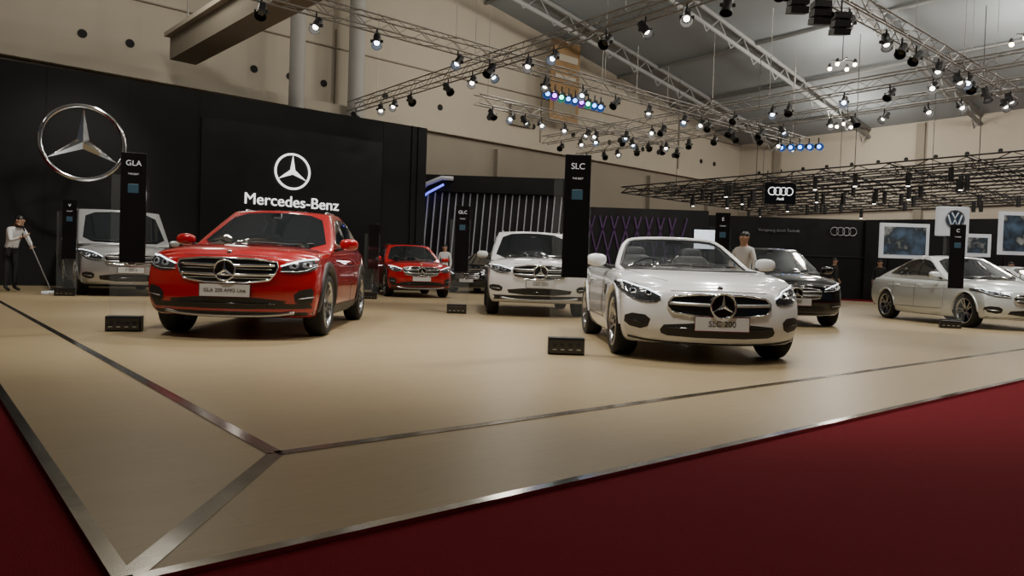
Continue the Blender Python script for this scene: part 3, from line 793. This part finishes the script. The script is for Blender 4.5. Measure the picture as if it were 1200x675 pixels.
for t,n in ((T1,15),(T2,15),(T3,20),(T4,18),(T5,11),(T6,12)):
    tr=truss("lighting_truss",*t); along(*t,n,.5,1.2)
    if t is T5:
        for (x,y) in ((5.6,14.7),(6.3,15.3),(7.0,15.9)):
            for k in range(3):
                SPOTS.box((x,y+.03*k,6.62-.16*k),(.36,.26+.03*k,.13),M['trussdark'],Matrix.Rotation(.12*k,3,'X'))
            SPOTS.cyl((x,y,6.7),(x,y,7.1),.02,M['trussdark'])
    if t is T4:
        for i in range(5):
            c=Vector((11.3+.35*i,31-.42*i*.3,6.5)); fixture(c,(c.x-2,c.y-14,3),mat("rgb_lens",(.1,.3,1),.4,emis=(.1,.3,1),es=8),1.4)
    if t is T6:
        for i in range(9):
            c=Vector((1.0+.25*i*1.0,24.6+.21*i,6.9)); 
            col=[(.1,.3,1),(.5,.1,1),(.1,.9,.6),(.1,.3,1)][i%4]
            mm=M.setdefault('rgb%d'%(i%4),mat("rgb_lens",col,.4,emis=col,es=8)); fixture(c,(c.x-2,c.y-10,1),mm,1.3)
    hang(tr,"stage_spotlights")
b=MB()
def gline(p,q): 
    p=Vector(p);q=Vector(q); u=Vector((0,0,.14)); b.cyl(p+u,q+u,.03,M['trussdark'],5); b.cyl(p-u,q-u,.03,M['trussdark'],5)
    n=int((q-p).length/.6)
    for i in range(n):
        a=p+(q-p)*i/n; c=p+(q-p)*(i+1)/n; s=1 if i%2 else -1
        b.cyl(a+u*s,c-u*s,.018,M['trussdark'],4,cap=False)
G0=Vector((5.2,35.5,5.0)); g2=U2*1.0; g1=-U1
for k in range(13): gline(G0+g2*k*1.2,G0+g2*k*1.2+g1*20)
for k in range(9): gline(G0+g1*k*2.5,G0+g1*k*2.5+g2*14.4)
for k in range(5):
    q=G0+g1*(k*4.5+1)+g2*3; b.cyl(q,Vector((q.x,q.y,11)),.015,M['trussdark'],4)
    q=G0+g1*(k*4.5+1)+g2*11; b.cyl(q,Vector((q.x,q.y,10.9)),.015,M['trussdark'],4)
for k in range(60):
    q=G0+g1*random.uniform(0,20)+g2*random.uniform(0,14)-Vector((0,0,.3)); b.cyl(q+Vector((0,0,.2)),q-Vector((0,0,.3)),.09,M['trussdark'],8)
    if random.random()<.3: b.cyl(q-Vector((0,0,.3)),q-Vector((0,0,.31)),.07,M['lens'],8)
b.obj("ceiling_grid")
b=MB()
M['bay']=mat("highbay_bulb",(1,1,1),.3,emis=(1,.72,.38),es=22)
HB=[]
for p,q in ((20,34),(14,27),(26,24),(8,22),(19,18),(12,13),(27,12),(5,10),(33,30),(23,29),(11,20)):
    c=H(p,q,zr(p)-1.6); HB.append(c)
    for dx in (-.4,.4):
        for dy in (-.4,.4):
            e=c+Vector((dx,dy,0)); b.ball(e,(.09,.09,.09),M['bay'],10,6); b.cyl(e+Vector((0,0,.06)),e+Vector((0,0,.25)),.11,M['trussdark'],10,.05)
    b.box(c+Vector((0,0,.28)),(.95,.06,.05),M['trussdark']); b.box(c+Vector((0,0,.28)),(.06,.95,.05),M['trussdark']); b.cyl(c+Vector((0,0,.3)),c+Vector((0,0,1.4)),.02,M['trussdark'])
b.obj("highbay_lamps")

# ------------------------------------------------------------------ people
def person(name,loc,rz,pose=None,top='shirt',hgt=1.0,longhair=False):
    J=dict(pel=((0,0,.95),.125),sp=((0,0,1.12),.11),ch=((0,.0,1.32),.135),nk=((0,.0,1.49),.052),h0=((0,.015,1.57),.075),h1=((0,.015,1.65),.085),h2=((0,.01,1.70),.06))
    for s,n in ((1,'r'),(-1,'l')):
        J['sh'+n]=((s*.165,0,1.42),.06); J['el'+n]=((s*.235,-.01,1.15),.045); J['wr'+n]=((s*.24,.07,.91),.028)
        J['hp'+n]=((s*.085,0,.90),.09); J['kn'+n]=((s*.10,.02,.50),.062); J['an'+n]=((s*.10,0,.10),.042); J['to'+n]=((s*.12,.15,.04),.035)
    if pose:
        for k,v in pose.items(): J[k]=(v,J[k][1])
    E=[('pel','sp'),('sp','ch'),('ch','nk'),('nk','h0'),('h0','h1'),('h1','h2')]
    for n in 'rl': E+=[('ch','sh'+n),('sh'+n,'el'+n),('el'+n,'wr'+n),('pel','hp'+n),('hp'+n,'kn'+n),('kn'+n,'an'+n),('an'+n,'to'+n)]
    ks=list(J); me=bpy.data.meshes.new(name+"_body"); me.from_pydata([J[k][0] for k in ks],[(ks.index(a),ks.index(b)) for a,b in E],[])
    ob=bpy.data.objects.new("tmpb",me); COL.objects.link(ob)
    sk=ob.modifiers.new("skin",'SKIN'); 
    for i,k in enumerate(ks):
        r=J[k][1]; d=me.skin_vertices[0].data[i]; d.radius=(r*1.0,r*(1.0)); d.use_root=(k=='pel')
    ss=ob.modifiers.new("ss",'SUBSURF'); ss.levels=2; ss.render_levels=2
    m2=evaluated(ob); bpy.data.objects.remove(ob)
    m2.materials.clear()
    for k in (top,'trouser','skin','shoe'): m2.materials.append(M[k])
    nk=Vector(J['nk'][0]); pel=Vector(J['pel'][0])
    wr=[Vector(J['wr'+n][0]) for n in 'rl']
    for p in m2.polygons:
        c=p.center; p.use_smooth=True
        if c.z>nk.z-.01 and (Vector((c.x,c.y,0))-Vector((nk.x,nk.y,0))).length<.25: k=2
        elif min((c-w).length for w in wr)<.07: k=2
        elif c.z<.085: k=3
        elif c.z<pel.z+.03: k=1
        else: k=0
        p.material_index=k
    P=empty(name,(loc[0],loc[1],loc[2] if len(loc)>2 else 0),rz); P.scale=(hgt,)*3
    o=bpy.data.objects.new("body",m2); COL.objects.link(o); o.parent=P
    b=MB(); h=Vector(J['h1'][0])
    b.ball(h+Vector((0,-.028,.025)),(.084,.092,.088),M['hair'],18,12)
    if longhair: b.ball(h+Vector((0,-.07,-.09)),(.075,.05,.16),M['hair'],14,10)
    b.ball(h+Vector((0,.095,-.015)),(.012,.02,.022),M['skin'],10,8)
    for s in (1,-1):
        b.ball(h+Vector((s*.032,.078,.012)),(.012,.008,.007),M['hair'],8,6); b.ball(h+Vector((s*.088,.0,-.01)),(.012,.02,.03),M['skin'],8,6)
    b.ball(h+Vector((0,.082,-.055)),(.025,.006,.006),M['lip'],8,6)
    for n,s in (('r',1),('l',-1)):
        w=Vector(J['wr'+n][0]); e=Vector(J['el'+n][0]); d=(w-e).normalized(); sd=Vector((0,1,0)); sd=(sd-d*sd.dot(d)).normalized(); nn=d.cross(sd)
        R=Matrix((nn,sd,d)).transposed()
        b.ball(w+d*.05,(.016,.040,.052),M['skin'],12,8,R)
        for k,(off,l) in enumerate(((-.028,.055),(-.010,.07),(.009,.075),(.027,.066))):
            a=w+d*.09+sd*off; b.tube([a,a+d*l*.5+nn*(-s)*.006,a+d*l*.9+nn*(-s)*.022],lambda t:.0085*(1-.25*t),M['skin'],6)
        a=w+d*.035+sd*.034; b.tube([a,a+sd*.025+d*.025,a+sd*.03+d*.055],.009,M['skin'],6)
    b.obj("head_and_hands",P)
    return P
M['lip']=mat("lips",(.3,.1,.09),.5)
person("person",(-11.15,16.0),-1.9,pose=dict(sp=(0,.06,1.11),ch=(0,.16,1.28),nk=(0,.23,1.43),h0=(0,.27,1.50),h1=(0,.30,1.58),h2=(0,.30,1.63),shr=(.165,.18,1.37),shl=(-.165,.18,1.37),elr=(.20,.28,1.12),ell=(-.20,.34,1.08),wrr=(.07,.47,1.22),wrl=(-.07,.55,1.0)))
person("person.001",(3.90,12.2),2.2,longhair=True,hgt=.92,pose=dict(elr=(.26,.04,1.17),wrr=(.10,.2,1.10)))
person("person.002",(-2.35,24.8),3.0,longhair=True,hgt=.95)
person("person.003",(14.4,28.3,FZ),2.5,top='trouser'); person("person.004",(12.3,27.6,FZ),-2.5,top='trouser'); person("person.005",(17.6,25.5,FZ),2.9,top='trouser')
b=MB()
b.cyl((-10.74,15.78,1.45),(-10.10,15.80,.06),.014,M['alum'],10)
b.cyl((-10.74,15.78,1.45),(-10.69,15.782,1.34),.018,M['gloss'],10)
b.box((-10.08,15.8,.03),(.14,.5,.05),M['frame']); b.ball((-10.10,15.8,.065),(.04,.04,.03),M['gloss'],10,6)
for k in range(12): b.cyl((-10.08,15.58+.04*k,.04),(-10.0,15.58+.04*k,.012),.016,M['shirt'],6)
b.obj("floor_mop")

# ------------------------------------------------------------------ spots, bay lights and added hall fill
def spot(loc,aim,e,ang=70,blend=.8,r=.25,col=(1,.95,.86)):
    l=bpy.data.lights.new("spot",'SPOT'); l.energy=e*1.45; l.spot_size=math.radians(ang); l.spot_blend=blend; l.shadow_soft_size=r; l.color=col
    o=bpy.data.objects.new("spot_lamp",l); COL.objects.link(o); o.location=loc
    d=Vector(aim)-Vector(loc); o.rotation_euler=d.to_track_quat('-Z','Y').to_euler()
for loc,aim,e in [((-4.5,5.0,6.9),(-3.2,8.8,.4),900),((-1.0,12.5,6.9),(-2.6,10,.3),900),((1.0,4.5,6.9),(1.9,7.2,.4),800),((3.8,10.5,6.9),(2,8.5,.4),800),
   ((-1.0,7.8,6.9),(-.9,7.6,0),1000),((.8,11.5,6.9),(.4,13.5,.5),900),((-2.5,17.0,6.9),(-3,20,.5),900),((-7.0,14.2,6.9),(-9.4,17,.6),1000),
   ((5.6,11.2,6.9),(5.2,13.5,.5),700),((9.0,12.0,6.9),(9.8,15,.5),1400),((-5.5,12.5,6.9),(-5.8,12.8,0),800),((3.0,17.5,6.9),(3,17.8,0),700),
   ((-11,11,6.9),(-11,12,0),500),((8,8,6.9),(7.5,8.5,0),500),((-9,17,6.6),(-11.1,18.6,4),250),((13,18,6.8),(15,21,0),700),((-1,21,6.8),(-1,25,0),500)]:
    spot(loc,aim,e)
for c in HB:
    l=bpy.data.lights.new("bay",'POINT'); l.energy=620; l.shadow_soft_size=.5; l.color=(1,.93,.82)
    o=bpy.data.objects.new("highbay_glow",l); COL.objects.link(o); o.location=c-Vector((0,0,.4))
for loc,e in (((-16,8,10.5),400),((-4,12,10.8),440),((6,2,10.8),320),((-10,20.5,10.2),350),((0,30,9.5),400)):  # added ambient fill for upper walls and roof, no fixtures behind it
    l=bpy.data.lights.new("hall",'POINT'); l.energy=e; l.shadow_soft_size=.6; l.color=(1,.93,.80)
    o=bpy.data.objects.new("hall_fill",l); COL.objects.link(o); o.location=loc
w=bpy.data.worlds.new("World"); SC.world=w; w.use_nodes=True
w.node_tree.nodes["Background"].inputs[0].default_value=(.55,.62,.72,1); w.node_tree.nodes["Background"].inputs[1].default_value=.08

# ------------------------------------------------------------------ camera
cd=bpy.data.cameras.new("camera"); cd.sensor_width=36; cd.lens=25.35; cd.clip_end=300
co=bpy.data.objects.new("camera",cd); COL.objects.link(co)
co.matrix_world=Matrix.Translation((0,0,.81)) @ Matrix.Rotation(math.radians(90-1.3),4,'X') @ Matrix.Rotation(math.radians(1.9),4,'Z')
SC.camera=co
